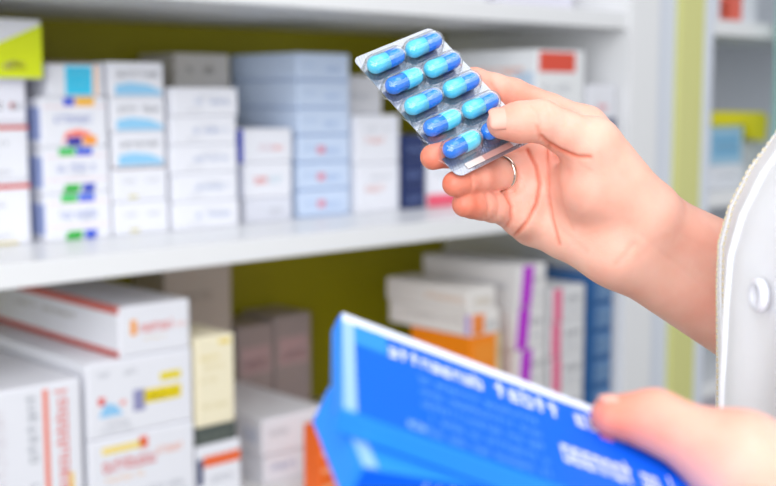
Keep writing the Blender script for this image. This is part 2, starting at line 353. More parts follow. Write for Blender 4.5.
for i, nm in enumerate(('bottom', 'second from the bottom', 'middle', 'second from the top', 'top')):
    carton(1.032, 1.098, .012, .22, hz[i], hz[i+1], 'steel blue carton with pale lettering, %s of the stack by the upright' % nm,
           [('p', .3, .12, .95, .88, (104, 142, 186)), ('t', .38, .4, .88, .66, (196, 212, 230), 5), ('t', .38, .2, .88, .3, (170, 190, 214), 6)], col=(38, 96, 156), group=g, yaw=0)
# --- second bay
carton(1.440, 1.572, .050, .18, 0, .046, 'white carton under the light blue carton in the far bay', [('t', .2, .4, .8, .6, LGR, 8)], yaw=0)
carton(1.440, 1.565, .050, .18, .046, .121, 'light blue carton under the yellow folded card in the far bay', [('p', .12, .2, .88, .8, (130, 188, 226)), ('t', .2, .4, .8, .6, (200, 226, 244), 6)], col=(176, 212, 236), yaw=0)
carton(1.45, 1.60, .050, .18, .315, .385, 'white carton with red print on the far bay upper shelf', [('p', .1, .1, .62, .9, (238, 110, 92)), ('p', .1, .12, .3, .6, (246, 96, 50))], yaw=0)
carton(1.605, 1.72, .070, .18, 0, .09, 'pale grey carton beside the light blue carton in the far bay', [('t', .2, .4, .8, .6, LGR, 8)], col=(214, 216, 222), yaw=0)
# yellow folded card resting over the light blue carton
pts = [(0, .003), (.128, .003), (.142, -.020), (.168, -.028), (.200, -.030), (.206, .018), (.185, .028), (.02, .031), (0, .028)]
bm = bmesh.new()
a = [bm.verts.new((x, 0, z)) for x, z in pts]; b = [bm.verts.new((x, .05, z)) for x, z in pts]
bm.faces.new(a); bm.faces.new(b[::-1])
for i in range(len(pts)): bm.faces.new((a[i], a[(i+1) % len(pts)], b[(i+1) % len(pts)], b[i]))
bmesh.ops.recalc_face_normals(bm, faces=bm.faces[:])
fc = link('folded_card', mesh_bm(bm), mat('yellow_card', (236, 226, 10), .5)); fc.matrix_world = SH @ Matrix.Translation((1.445, .045, .1185))
tag(fc, 'bright yellow folded card bent over the light blue carton in the far bay', 'card')
# sliding glass pane of the far bay
gp = empty('glass_door', SH @ Matrix.Translation((1.562, -.03, LOW))); tag(gp, 'greenish glass sliding door at the far right bay', 'glass door')
link('glass_pane', box_me(0, .8, 0, .006, 0, 1.2, bev=.001), clear_mat('green_glass', (.90, .97, .96), .05), gp)
link('edge_profile', box_me(-.012, .004, -.004, .010, 0, 1.2, bev=.001), mat('green_edge', (150, 196, 190), .25), gp)

# ------------------------------------------------------------------ sculpted bodies: distance fields meshed with surface nets
def rcone(P, a, b, r1, r2):
    a = np.asarray(a, np.float32); b = np.asarray(b, np.float32)
    ab = b-a; L = float(ab@ab)+1e-12
    t = np.clip(((P-a)@ab)/L, 0, 1)
    q = P-a-t[..., None]*ab
    return np.sqrt((q*q).sum(-1)) - (r1+t*(r2-r1))
def smin(a, b, k):
    h = np.clip(.5+.5*(b-a)/k, 0, 1)
    return b+(a-b)*h-k*h*(1-h)
def chain(P, pts, rs, k=.003):
    d = None
    for i in range(len(pts)-1):
        e = rcone(P, pts[i], pts[i+1], rs[i], rs[i+1])
        d = e if d is None else smin(d, e, k)
    return d
def surface_nets(fn, lo, hi, h):
    lo = np.array(lo); n = np.ceil((np.array(hi)-lo)/h).astype(int)+1
    ax = [lo[i]+h*np.arange(n[i]) for i in range(3)]
    S = np.empty(n, np.float32)
    YZ = np.stack(np.meshgrid(ax[1], ax[2], indexing='ij'), -1).astype(np.float32)
    step = max(1, int(400000/(n[1]*n[2])))
    for i in range(0, n[0], step):
        m = len(ax[0][i:i+step])
        P = np.empty((m, n[1], n[2], 3), np.float32)
        P[..., 0] = ax[0][i:i+m, None, None]; P[..., 1:] = YZ[None]
        S[i:i+m] = fn(P.reshape(-1, 3)).reshape(m, n[1], n[2])
    ins = S < 0
    cor = [(a, b, c) for a in (0, 1) for b in (0, 1) for c in (0, 1)]
    sl = lambda A, c: A[c[0]:n[0]-1+c[0], c[1]:n[1]-1+c[1], c[2]:n[2]-1+c[2]]
    cnt = sum(sl(ins, c).astype(np.int8) for c in cor)
    act = (cnt > 0) & (cnt < 8)
    idx = -np.ones(act.shape, np.int64); ijk = np.argwhere(act); idx[act] = np.arange(len(ijk))
    acc = np.zeros((len(ijk), 3)); num = np.zeros(len(ijk))
    vals = {c: S[ijk[:, 0]+c[0], ijk[:, 1]+c[1], ijk[:, 2]+c[2]].astype(float) for c in cor}
    for c in cor:
        for k in range(3):
            if c[k] == 0:
                d = list(c); d[k] = 1; d = tuple(d)
                s0, s1 = vals[c], vals[d]; cross = (s0 < 0) != (s1 < 0)
                t = np.where(cross, s0/np.where(cross, s0-s1, 1), 0)
                p = np.array(c, float)[None].repeat(len(ijk), 0); p[:, k] += t
                acc[cross] += p[cross]; num[cross] += 1
    verts = lo+(ijk+acc/num[:, None])*h
    faces = []
    for k in range(3):
        a, b = (k+1) % 3, (k+2) % 3
        s0 = [slice(None)]*3; s1 = [slice(None)]*3; s0[k] = slice(0, -1); s1[k] = slice(1, None)
        cr_ = ins[tuple(s0)] != ins[tuple(s1)]
        e = np.argwhere(cr_)
        ok = (e[:, a] > 0) & (e[:, b] > 0) & (e[:, a] < n[a]-1) & (e[:, b] < n[b]-1)
        e = e[ok]
        fi = ins[e[:, 0], e[:, 1], e[:, 2]]
        def g(da, db):
            q = e.copy(); q[:, a] -= da; q[:, b] -= db
            return idx[q[:, 0], q[:, 1], q[:, 2]]
        f = np.stack([g(1, 1), g(0, 1), g(0, 0), g(1, 0)], 1)
        f[~fi] = f[~fi][:, ::-1]
        faces.append(f)
    return verts, np.concatenate(faces)

D0 = 0.60; SPX = D0/FPX
def hp(x, y, z): return np.array(at(x, y, D0+z*SPX))
W_ = lambda v: np.array(v)
# ---- right hand joints
T_cmc, T_mcp, T_ip, T_tip = hp(645, 210, 10), hp(592, 146, -18), hp(541, 121, -34), hp(503, 123, -36)
fing = {
 'index': ([hp(585, 128, 108), hp(512, 97, 78), hp(474, 85, 52), hp(446, 90, 33)], [.0115, .0100, .0090, .0070]),
 'middle': ([hp(562, 160, 86), hp(502, 142, 50), hp(462, 150, -6), hp(433, 157, -36)], [.0112, .0090, .0078, .0064]),
 'ring': ([hp(545, 193, 72), hp(512, 171, 34), hp(478, 178, -12), hp(455, 184, -36)], [.0108, .0085, .0076, .0064]),
 'pinky': ([hp(532, 225, 58), hp(505, 209, 28), hp(481, 205, -2), hp(465, 204, -22)], [.0102, .0083, .0075, .0066]),
}
E_a, E_b = hp(985, 392, 300), hp(962, 462, 300)
def right_hand(P):
    palm = None
    def add(a, b, r1, r2, k=.011):
        nonlocal palm
        d = rcone(P, a, b, r1, r2); palm = d if palm is None else smin(palm, d, k)
    add(hp(640, 214, 42), hp(585, 128, 108), .0135, .0112)
    add(hp(634, 234, 46), hp(562, 160, 84), .0130, .0115)
    add(hp(624, 247, 44), hp(545, 193, 70), .0125, .0112)
    add(hp(612, 252, 38), hp(533, 224, 56), .0125, .0105)
    add(hp(598, 222, 34), hp(545, 186, 48), .0140, .0125)            # palm middle
    add(hp(538, 160, 42), hp(529, 188, 34), .0095, .0105, .008)      # pads under the fingers
    add(hp(529, 188, 34), hp(525, 216, 32), .0105, .0100, .008)
    add(hp(613, 250, 18), hp(568, 233, 36), .0135, .0120)            # hypothenar
    add(hp(640, 214, 8), hp(594, 186, 0), .0155, .0190, .012)        # thenar
    add(hp(604, 176, 8), hp(592, 148, -14), .0180, .0135, .010)
    add(hp(602, 150, 15), hp(604, 146, 95), .0090, .0090, .012)      # web
    add(hp(650, 221, 24), E_a, .0165, .0310, .014)                   # forearm, radial and ulnar side
    add(hp(618, 253, 24), E_b, .0158, .0300, .014)
    d = palm
    f = None
    for nme in ('index', 'middle', 'ring', 'pinky'):
        pts, rs = fing[nme]
        q, rr = [pts[0]], [rs[0]]
        for i in range(3):
            m = (pts[i]+pts[i+1])/2
            q += [m, pts[i+1]]; rr += [(rs[i]+rs[i+1])/2*(.985 if i else .97), rs[i+1]]
        c = chain(P, q, rr, .002)
        f = c if f is None else smin(f, c, .0015)
    d = smin(d, f, .006)
    th = chain(P, [T_cmc, T_mcp, (T_mcp+T_ip)/2, T_ip, (T_ip*.45+T_tip*.55), T_tip],
               [.0150, .0132, .0104, .0099, .0096, .0080], .004)
    # flatten the nail side of the thumb tip a little
    return smin(d, th, .007)
# ---- left hand, holding the blue boxes
D1 = 0.36; S1 = D1/FPX
def lp(x, y, z): return np.array(at(x, y, D1+z*S1))
# frame of the upper blue box: L along, Hh towards the viewer, Nn out of the printed face
A0 = Vector(at(341, 312, .392))
Lx = Vector(at(692, 443, .420)) - A0
Hx = Vector(at(348, 411, .339)) - A0
L_ = Lx.normalized(); H_ = (Hx - L_*Hx.dot(L_)).normalized(); N_ = L_.cross(H_)
if N_.dot(CAM - A0) < 0: N_ = -N_
BL, BH, BT = Lx.length, Hx.length, .0080
def bx(l, h, n): return np.array(A0 + L_*l + H_*h + N_*n)
lf = []
for j, (h0, ln) in enumerate(((.018, .0), (.036, .008), (.054, .004), (.070, -.010))):
    lf.append(([bx(BL+.034, h0, -.030), bx(BL-.004, h0-.004, -.046), bx(BL-.036-ln, h0-.008, -.0455), bx(BL-.058-ln, h0-.010, -.0435)],
               [.0112, .0090, .0080, .0066]))
LW = bx(BL+.105, .030, -.045)
LE = np.array((.345, .270, CAM.z-.235))
lt = [lp(800, 505, 70), lp(742, 464, 95), lp(654, 420, 116), lp(612, 416, 114)]
def left_hand(P):
    d = None
    def add(a, b, r1, r2, k=.012):
        nonlocal d
        e = rcone(P, a, b, r1, r2); d = e if d is None else smin(d, e, k)
    for pts, rs in lf:
        add(LW+ (pts[0]-bx(BL+.034, .044, -.030))*.45, pts[0], .0135, .0112)
    add(LW+W_(H_)*.012, LE, .0165, .033, .014); add(LW-W_(H_)*.012, LE+W_((0, .02, .01)), .0165, .031, .014)
    add(LW-W_(H_)*.012, lt[1], .015, .0150); add(lt[1], bx(BL+.034, .020, -.028), .013, .0105)
    f = None
    for pts, rs in lf:
        c = chain(P, pts, rs, .002); f = c if f is None else smin(f, c, .0012)
    d = smin(d, f, .006)
    th = chain(P, lt, [.0152, .0138, .0098, .0072], .004)
    return smin(d, th, .008)

def grid(fn, lo, hi, h):
    return surface_nets(fn, lo, hi, h)
hx = float(at(776, 300, .66).x)+.012
v1, f1 = grid(right_hand, (.008, .545, CAM.z-.155), (hx, .735, CAM.z+.030), .00105)
v1b, f1b = grid(right_hand, (hx-.004, .56, CAM.z-.32), (.46, .84, CAM.z-.02), .004)
v2, f2 = grid(left_hand, (.055, .33, CAM.z-.235), (.205, .54, CAM.z-.055), .0014)
v2b, f2b = grid(left_hand, (.201, .20, CAM.z-.32), (.42, .52, CAM.z-.08), .004)

def normals(v, f):
    n = np.zeros_like(v)
    a = np.cross(v[f[:, 2]]-v[f[:, 0]], v[f[:, 3]]-v[f[:, 1]])
    for k in range(4): np.add.at(n, f[:, k], a)
    return n/(np.linalg.norm(n, axis=1, keepdims=True)+1e-12)
def seg_dist(p, a, b):
    ab = b-a; t = np.clip(((p-a)@ab)/(ab@ab+1e-12), 0, 1)
    return np.linalg.norm(p-a-t[:, None]*ab, axis=1)
camv = np.array(CAM); Rr = np.array([cr, -cu, cf])
def screen(v):
    q = (v-camv)@Rr.T
    return np.stack([388+FPX*q[:, 0]/q[:, 2], 243+FPX*q[:, 1]/q[:, 2]], 1)
# palm lines and joint folds of the right hand, pressed into the camera-side skin
n1 = normals(v1, f1); s1 = screen(v1)
facing = np.clip(((camv-v1)/np.linalg.norm(camv-v1, axis=1, keepdims=True)*n1).sum(1), 0, 1)
press = np.zeros(len(v1)); redl = np.zeros(len(v1))
lines = [  # points, depth mm, width px, redness
 ([(527, 150), (536, 166), (540, 184), (537, 204), (528, 221), (515, 236)], 1.2, 1.6, 1.0),
 ([(549, 143), (549, 165), (548, 190), (552, 218), (559, 244)], .9, 1.6, .7),
 ([(560, 158), (557, 178), (562, 205), (573, 230)], .3, 2.0, .2),
 ([(541, 136), (547, 142), (560, 150), (578, 157), (590, 157)], 1.0, 1.6, .8),
 ([(537, 126), (539, 133), (540, 139)], .6, 1.4, .5), ([(531, 106), (538, 114), (540, 124)], .3, 1.4, .2),
 ([(470, 172), (473, 181), (472, 190)], .7, 1.6, .5), ([(486, 194), (489, 206), (487, 219)], .6, 1.6, .5), ([(496, 192), (499, 206), (497, 222)], .25, 1.5, .2),
 ([(505, 193), (512, 206), (511, 220), (504, 231)], 1.0, 1.8, .8),
 ([(514, 165), (520, 178), (514, 191)], .8, 1.8, .6),
 ([(617, 264), (626, 254), (634, 244)], .35, 2.6, .15), ([(640, 256), (652, 244), (668, 236)], .2, 3.0, .1),
 ([(492, 84), (497, 92), (500, 101)], .6, 2.0, .5),
 ([(572, 150), (580, 165), (592, 172)], .18, 1.5, .06), ([(556, 150), (566, 160), (570, 175)], .18, 1.5, .08), ([(545, 160), (540, 176)], .2, 1.3, .1),
 ([(532, 200), (546, 196), (556, 200)], .2, 1.3, .12), ([(530, 215), (548, 214), (558, 222)], .18, 1.3, .1), ([(520, 205), (528, 196)], .2, 1.2, .1),
 ([(540, 238), (552, 228), (572, 222)], .16, 1.4, .08), ([(566, 250), (578, 238), (596, 232)], .16, 1.5, .08), ([(458, 186), (462, 194)], .2, 1.3, .1),
 ([(518, 106), (522, 116), (521, 130)], .16, 1.3, .08), ([(545, 104), (549, 114), (549, 124)], .2, 1.4, .1), ([(553, 106), (556, 114)], .15, 1.4, .05),
 ([(640, 236), (672, 262), (705, 290)], .25, 3.5, .0), ([(650, 214), (680, 236), (712, 252)], .2, 4.0, .0),
 ([(528, 172), (524, 186), (516, 193)], .4, 1.6, .3), ([(545, 200), (560, 228), (585, 250)], .2, 3.0, .15),
]
for pts, dep, wd, rd in lines:
    d = np.full(len(v1), 1e9)
    for a, b in zip(pts[:-1], pts[1:]): d = np.minimum(d, seg_dist(s1, np.array(a, float), np.array(b, float)))
    gss = np.exp(-(d/wd)**2)*np.clip(facing*2.5, 0, 1)
    press = np.maximum(press, gss*dep*.001); redl = np.maximum(redl, np.exp(-(d/(wd*1.5))**2)*np.clip(facing*2, 0, 1)*rd)
v1 = v1-n1*press[:, None]
# skin tint: pinker fingertips, folds and knuckles
def near(v, p, r): return np.exp(-(np.linalg.norm(v-p, axis=1)/r)**2)
red1 = redl*.9
for nme in fing:
    pts, rs = fing[nme]
    red1 = np.maximum(red1, near(v1, pts[3]+(pts[3]-pts[2])*.1, .016)*.85)
    red1 = np.maximum(red1, near(v1, pts[2], .014)*.45)
    red1 = np.maximum(red1, near(v1, pts[1], .016)*.40)
red1 = np.maximum(red1, near(v1, T_tip, .014)*.35); red1 = np.maximum(red1, near(v1, hp(545, 195, 70), .03)*.28)
n2 = normals(v2, f2)
red2 = near(v2, lt[3], .018)*.8
red2 = np.maximum(red2, near(v2, lt[2], .02)*.35)

def body_mesh(parts):
    vs, fs, rd, off = [], [], [], 0
    for v, f, r in parts:
        vs.append(v); fs.append(f+off); rd.append(r); off += len(v)
    vs = np.concatenate(vs); fs = np.concatenate(fs); rd = np.concatenate(rd)
    me = bpy.data.meshes.new('body')
    me.vertices.add(len(vs)); me.vertices.foreach_set('co', vs.astype(np.float32).ravel())
    me.loops.add(fs.size); me.loops.foreach_set('vertex_index', fs.ravel().astype(np.int32))
    me.polygons.add(len(fs)); me.polygons.foreach_set('loop_start', np.arange(0, fs.size, 4, dtype=np.int32))
    me.update(calc_edges=True); me.validate()
    me.polygons.foreach_set('use_smooth', np.ones(len(me.polygons), bool))
    at_ = me.attributes.new('flush', 'FLOAT', 'POINT')
    at_.data.foreach_set('value', rd.astype(np.float32))
    return me
# shoulders and upper arms, hidden inside the coat
hc = Vector((.29, .52, CAM.z)); front = Vector((-.867, .50, 0)); lat = Vector((.50, .867, 0))   # lat points to her right
RS = np.array(hc + lat*.175 + Z*.13); LS = np.array(hc - lat*.165 + Vector((.05, -.01, .13)))
def trunk(P):
    d = rcone(P, np.array((E_a+E_b)/2), RS, .040, .050)
    d = smin(d, rcone(P, LE, LS, .038, .048), .02)
    d = smin(d, rcone(P, RS, LS, .055, .055), .03)
    d = smin(d, rcone(P, np.array(hc+Vector((.02, -.01, .10))), np.array(hc+Vector((.02, -.01, -.30))), .085, .095), .04)
    return d
v3, f3 = grid(trunk, (.12, .18, CAM.z-.45), (.56, .86, CAM.z+.22), .010)

m_skin = bpy.data.materials.new('skin'); m_skin.use_nodes = True
nt = m_skin.node_tree; b = nt.nodes['Principled BSDF']
aN = nt.nodes.new('ShaderNodeAttribute'); aN.attribute_name = 'flush'
tc = nt.nodes.new('ShaderNodeTexCoord')
nz = nt.nodes.new('ShaderNodeTexNoise'); nz.inputs['Scale'].default_value = 70; nz.inputs['Detail'].default_value = 6
nt.links.new(tc.outputs['Object'], nz.inputs['Vector'])
mv = nt.nodes.new('ShaderNodeMix'); mv.data_type = 'RGBA'
mv.inputs['A'].default_value = lin((242, 180, 158))+(1,); mv.inputs['B'].default_value = lin((249, 199, 181))+(1,)
nt.links.new(nz.outputs['Fac'], mv.inputs['Factor'])
mr = nt.nodes.new('ShaderNodeMix'); mr.data_type = 'RGBA'
mr.inputs['B'].default_value = lin((224, 118, 90))+(1,)
nt.links.new(mv.outputs['Result'], mr.inputs['A']); 
n3 = nt.nodes.new('ShaderNodeTexNoise'); n3.inputs['Scale'].default_value = 32; n3.inputs['Detail'].default_value = 3
nt.links.new(tc.outputs['Object'], n3.inputs['Vector'])
rg = nt.nodes.new('ShaderNodeMapRange'); rg.inputs['From Min'].default_value = .42; rg.inputs['From Max'].default_value = .75; rg.inputs['To Max'].default_value = .38
nt.links.new(n3.outputs['Fac'], rg.inputs['Value'])
ad = nt.nodes.new('ShaderNodeMath'); ad.operation = 'ADD'; ad.use_clamp = True
nt.links.new(aN.outputs['Fac'], ad.inputs[0]); nt.links.new(rg.outputs['Result'], ad.inputs[1])
nt.links.new(ad.outputs[0], mr.inputs['Factor'])
nt.links.new(mr.outputs['Result'], b.inputs['Base Color'])
b.inputs['Roughness'].default_value = .48
b.inputs['Subsurface Weight'].default_value = .35
b.inputs['Subsurface Radius'].default_value = (1.0, .35, .2); b.inputs['Subsurface Scale'].default_value = .004
n2n = nt.nodes.new('ShaderNodeTexNoise'); n2n.inputs['Scale'].default_value = 900; n2n.inputs['Detail'].default_value = 4
nt.links.new(tc.outputs['Object'], n2n.inputs['Vector'])
bp = nt.nodes.new('ShaderNodeBump'); bp.inputs['Strength'].default_value = .25; bp.inputs['Distance'].default_value = .0004
nt.links.new(n2n.outputs['Fac'], bp.inputs['Height']); nt.links.new(bp.outputs['Normal'], b.inputs['Normal'])

person = empty('person', Matrix.Translation((hc.x, hc.y, 0)))
tag(person, 'person in a white coat holding a blister card and two blue boxes', 'person')
pinv = Matrix.Translation((-hc.x, -hc.y, 0))
body = link('body', body_mesh([(v1, f1, red1), (v1b, f1b, np.zeros(len(v1b))), (v2, f2, red2), (v2b, f2b, np.zeros(len(v2b))), (v3, f3, np.zeros(len(v3)))]), m_skin, person, pinv)
body['label'] = 'bare skin of hands and forearms'

# nails
M_nail = mat('nail', (240, 174, 156), .32, var=.02, coat=.1)
def nail(p0, p1, dors, r, ln, half, name='fingernail', lift=.0005, start=-.2):
    ax = Vector(p1-p0).normalized(); dn = Vector(dors); dn = (dn-ax*dn.dot(ax)).normalized(); sd = ax.cross(dn)
    bm = bmesh.new(); rows = []
    for i in range(11):
        s = i/10; row = []
        wdt = half*(1-.35*max(0, (s-.75)/.25)**2)*(1-.30*max(0, (.25-s)/.25)**2)
        for j in range(9):
            an = (j/4-1)*wdt
            x = (start+s)*ln
            drop = .20*r*max(0, s-.55)**2*4
            p = Vector(p1)+ax*x+dn*((r+lift)*math.cos(an)-drop)+sd*(r+lift)*math.sin(an)
            row.append(bm.verts.new(p))
        rows.append(row)
    for i in range(10):
        for j in range(8): bm.faces.new((rows[i][j], rows[i+1][j], rows[i+1][j+1], rows[i][j+1]))
    bmesh.ops.recalc_face_normals(bm, faces=bm.faces[:])
    bmesh.ops.solidify(bm, geom=bm.faces[:], thickness=.0006)
    me = mesh_bm(bm, smooth=True)
    return link(name, me, M_nail, body)
nail(T_ip, T_tip, np.array(cu)*.30-np.array(cf)*.95, .0081, .0128, .80, start=-.40, lift=.0003)
nail(lt[2], lt[3], np.array(cu)*.95-np.array(cf)*.1, .0071, .0095, .62, start=-.45, lift=.0002)

# finger ring
rp, rd = (fing['ring'][0][1]*.68+fing['ring'][0][2]*.32), Vector(fing['ring'][0][2]-fing['ring'][0][1]).normalized()
bm = bmesh.new(); RN, RS_ = 48, 10
vv = []
for i in range(RN):
    a = 2*math.pi*i/RN
    for j in range(RS_):
        c = 2*math.pi*j/RS_; rr = .0086+.0009*math.cos(c)
        vv.append(bm.verts.new((rr*math.cos(a), rr*math.sin(a), .0013*math.sin(c))))
for i in range(RN):
    for j in range(RS_):
        bm.faces.new((vv[i*RS_+j], vv[((i+1) % RN)*RS_+j], vv[((i+1) % RN)*RS_+(j+1) % RS_], vv[i*RS_+(j+1) % RS_]))
ring = link('finger_ring', mesh_bm(bm, smooth=True), mat('ring_silver', (226, 218, 206), .18, metal=1.0))
ring.matrix_world = Matrix.Translation(Vector(rp)) @ rd.to_track_quat('Z', 'Y').to_matrix().to_4x4()
tag(ring, 'thin silver band worn on the ring finger', 'ring')

# ------------------------------------------------------------------ white coat
M_coat = mat('coat_cotton', (249, 250, 254), .8, var=.02, scale=200, bump=.5, bscale=1500)
def coat_b(zr):
    """front reach of the coat at height zr over the lens height"""
    ys = [-.75, -.40, -.22, -.16, -.12, -.085, -.065, -.048, -.030, -.0155, .02, .08, .16, .20]
    bs = [.160, .140, .1305, .1305, .1315, .1325, .1320, .1275, .1185, .1075, .090, .075, .065, .05]
    return float(np.interp(zr, ys, bs))
def coat_pt(phi, zr, off=0.0):
    bfr = coat_b(zr)
    a = float(np.interp(zr, [-.75, -.3, -.1, .08, .16, .21], [.235, .195, .18, .185, .175, .10]))
    c, s = math.cos(phi), math.sin(phi)
    bb = bfr if c > 0 else .115
    fold = .0035*math.sin(phi*17+zr*6)*min(1, max(0, (-.02-zr)/.1))*(1 if abs(phi) > .15 else abs(phi)/.15) if c > 0 else 0
    return hc + front*((bb+off+fold)*c) + lat*((a+off+fold)*s) + Z*zr
zs = np.concatenate([np.linspace(-.75, -.24, 12), np.linspace(-.22, .03, 60), np.linspace(.04, .21, 16)])
NP = 160
bm = bmesh.new(); rows = []
for zr in zs: rows.append([bm.verts.new(coat_pt(2*math.pi*i/NP, float(zr))) for i in range(NP)])
for i in range(len(zs)-1):
    for j in range(NP): bm.faces.new((rows[i][j], rows[i][(j+1) % NP], rows[i+1][(j+1) % NP], rows[i+1][j]))
bm.faces.new(rows[-1])
bmesh.ops.recalc_face_normals(bm, faces=bm.faces[:])
coat = link('coat', mesh_bm(bm, smooth=True), M_coat, person, pinv)
coat['label'] = 'white cotton coat'
# front edge panel, lying on the coat towards the viewer (her left), with its free edge at the silhouette
PH0 = -.33
def panel(name, ph_a, ph_b, off0, off1, z0, z1, nz_, m, par, n=24):
    bm = bmesh.new(); out = []; inn = []
    for zr in np.linspace(z0, z1, nz_):
        out.append([bm.verts.new(coat_pt(ph_a+(ph_b-ph_a)*k/n, float(zr), off1)) for k in range(n+1)])
        inn.append([bm.verts.new(coat_pt(ph_a+(ph_b-ph_a)*k/n, float(zr), off0)) for k in range(n+1)])
    for i in range(nz_-1):
        for k in range(n):
            bm.faces.new((out[i][k], out[i][k+1], out[i+1][k+1], out[i+1][k]))
            bm.faces.new((inn[i][k], inn[i+1][k], inn[i+1][k+1], inn[i][k+1]))
        bm.faces.new((out[i][0], out[i+1][0], inn[i+1][0], inn[i][0])); bm.faces.new((out[i][n], inn[i][n], inn[i+1][n], out[i+1][n]))
    bmesh.ops.recalc_face_normals(bm, faces=bm.faces[:])
    return link(name, mesh_bm(bm, smooth=True), m, par)
plk = panel('placket', PH0, PH0-.26, -.001, .0022, -.74, .03, 90, M_coat, coat)
panel('placket_hem', PH0, PH0-.045, .0022, .0027, -.74, .03, 90, M_coat, coat, n=4)
# stitching
bm = bmesh.new()
for row_ph in (PH0-.012, PH0-.075):
    zr = -.20
    while zr < .02:
        a = coat_pt(row_ph, zr, 0.0029 if row_ph > PH0-.03 else .0024); b_ = coat_pt(row_ph, zr+.0016, 0.0029 if row_ph > PH0-.03 else .0024)
        mm = Matrix.Translation((a+b_)/2) @ (b_-a).to_track_quat('Z', 'Y').to_matrix().to_4x4() @ Matrix.Diagonal((.00035, .00035, .0009, 1))
        bmesh.ops.create_cube(bm, size=2.0, matrix=mm @ Matrix.Diagonal((1, 1, 1, 1)))
        zr += .0026
st = link('stitching', mesh_bm(bm), mat('stitch_thread', (226, 212, 176), .7), coat); st['kind'] = 'stuff'
# sewn button
bpz = -.076
bph = -.80
c0 = coat_pt(bph, bpz, .0022)
nrm = (coat_pt(bph-.02, bpz) - coat_pt(bph+.02, bpz)).cross(Z).normalized()
if nrm.dot(c0-hc) < 0: nrm = -nrm
bm = bmesh.new()
prof = [(0, .0022), (.0028, .0022), (.0036, .0030), (.0052, .0034), (.0064, .0026), (.0068, .0014), (.0062, .0002)]
rows = []
for r_, h_ in prof[1:]:
    rows.append([bm.verts.new((r_*math.cos(2*math.pi*k/32), r_*math.sin(2*math.pi*k/32)*1.0, h_)) for k in range(32)])
ctr = bm.verts.new((0, 0, .0022))
for k in range(32):
    bm.faces.new((ctr, rows[0][k], rows[0][(k+1) % 32]))
    for i in range(len(rows)-1): bm.faces.new((rows[i][k], rows[i+1][k], rows[i+1][(k+1) % 32], rows[i][(k+1) % 32]))
bmesh.ops.recalc_face_normals(bm, faces=bm.faces[:])
btn = link('button', mesh_bm(bm, smooth=True), mat('button_white', (236, 238, 246), .35), coat)
btn.matrix_local = Matrix.Translation(c0) @ nrm.to_track_quat('Z', 'Y').to_matrix().to_4x4()
# short sleeves
def sleeve(p0, p1, r0, r1):
    ax = (p1-p0).normalized(); q = ax.to_track_quat('Z', 'Y').to_matrix()
    bm = bmesh.new(); rows = []
    for i in range(13):
        s = i/12; r_ = r0+(r1-r0)*s; c_ = p0+(p1-p0)*s
        rows.append([bm.verts.new(c_+q @ Vector(((r_+.002*math.sin(5*k/32*6.283+3*s))*math.cos(k/32*6.283), (r_+.002*math.sin(5*k/32*6.283+3*s))*math.sin(k/32*6.283), 0))) for k in range(32)])
    for i in range(12):
        for k in range(32): bm.faces.new((rows[i][k], rows[i+1][k], rows[i+1][(k+1) % 32], rows[i][(k+1) % 32]))
    bmesh.ops.solidify(bm, geom=bm.faces[:], thickness=.002)
    link('sleeve', mesh_bm(bm, smooth=True), M_coat, coat)
Ec = Vector((E_a+E_b)/2)
sleeve(Vector(RS)+Vector((0, 0, .02)), Vector(RS)*.45+Ec*.55, .075, .062)
sleeve(Vector(LS)+Vector((0, 0, .02)), Vector(LS)*.45+Vector(LE)*.55, .072, .060)

# ------------------------------------------------------------------ blister card
TL, TR, BLc = Vector(at(352, 59, D0+9*SPX)), Vector(at(431, 27, D0+61*SPX)), Vector(at(449, 182, D0-60*SPX))
e1 = TR-TL; e2 = BLc-TL
cw_, ch_ = e1.length, e2.length
X = e1.normalized(); Yd = (e2-X*e2.dot(X)).normalized(); Nn = X.cross(-Yd)
if Nn.dot(CAM-TL) < 0: Nn = -Nn
Yu = -Yd
CM = Matrix(((X.x, Yu.x, Nn.x, TL.x), (X.y, Yu.y, Nn.y, TL.y), (X.z, Yu.z, Nn.z, TL.z), (0, 0, 0, 1)))
print('card mm', cw_*1000, ch_*1000, 'box1', BL*1000, BH*1000, 'right-handed', X.cross(Yu).dot(Nn))
card = empty('blister_card', CM)
tag(card, 'silver blister card of two-tone blue capsules held between thumb and fingers', 'blister pack')
def rrect(w_, h_, r_, n=8, inset=0):
    pts = []
    for (cx, cy, a0) in ((w_-r_, -r_, 0), (r_, -r_, 90), (r_, -h_+r_, 180), (w_-r_, -h_+r_, 270)):
        for k in range(n+1):
            a = math.radians(a0+90*k/n); pts.append((cx+(r_-inset)*math.cos(a), cy+(r_-inset)*math.sin(a)))
    return pts
def slab(pts, z0, z1):
    bm = bmesh.new()
    a = [bm.verts.new((x, y, z0)) for x, y in pts]; b_ = [bm.verts.new((x, y, z1)) for x, y in pts]
    bm.faces.new(a[::-1]); bm.faces.new(b_)
    for i in range(len(pts)): j = (i+1) % len(pts); bm.faces.new((a[i], a[j], b_[j], b_[i]))
    return mesh_bm(bm)
M_foil = bpy.data.materials.new('foil'); M_foil.use_nodes = True
nt = M_foil.node_tree; b = nt.nodes['Principled BSDF']
b.inputs['Base Color'].default_value = lin((178, 180, 192))+(1,); b.inputs['Metallic'].default_value = .7; b.inputs['Roughness'].default_value = .30
tc = nt.nodes.new('ShaderNodeTexCoord'); mp = nt.nodes.new('ShaderNodeMapping'); mp.inputs['Rotation'].default_value = (0, 0, math.radians(20))
wv = nt.nodes.new('ShaderNodeTexWave'); wv.inputs['Scale'].default_value = 190
nt.links.new(tc.outputs['Object'], mp.inputs[0]); nt.links.new(mp.outputs[0], wv.inputs[0])
bp = nt.nodes.new('ShaderNodeBump'); bp.inputs['Strength'].default_value = .35; bp.inputs['Distance'].default_value = .0003
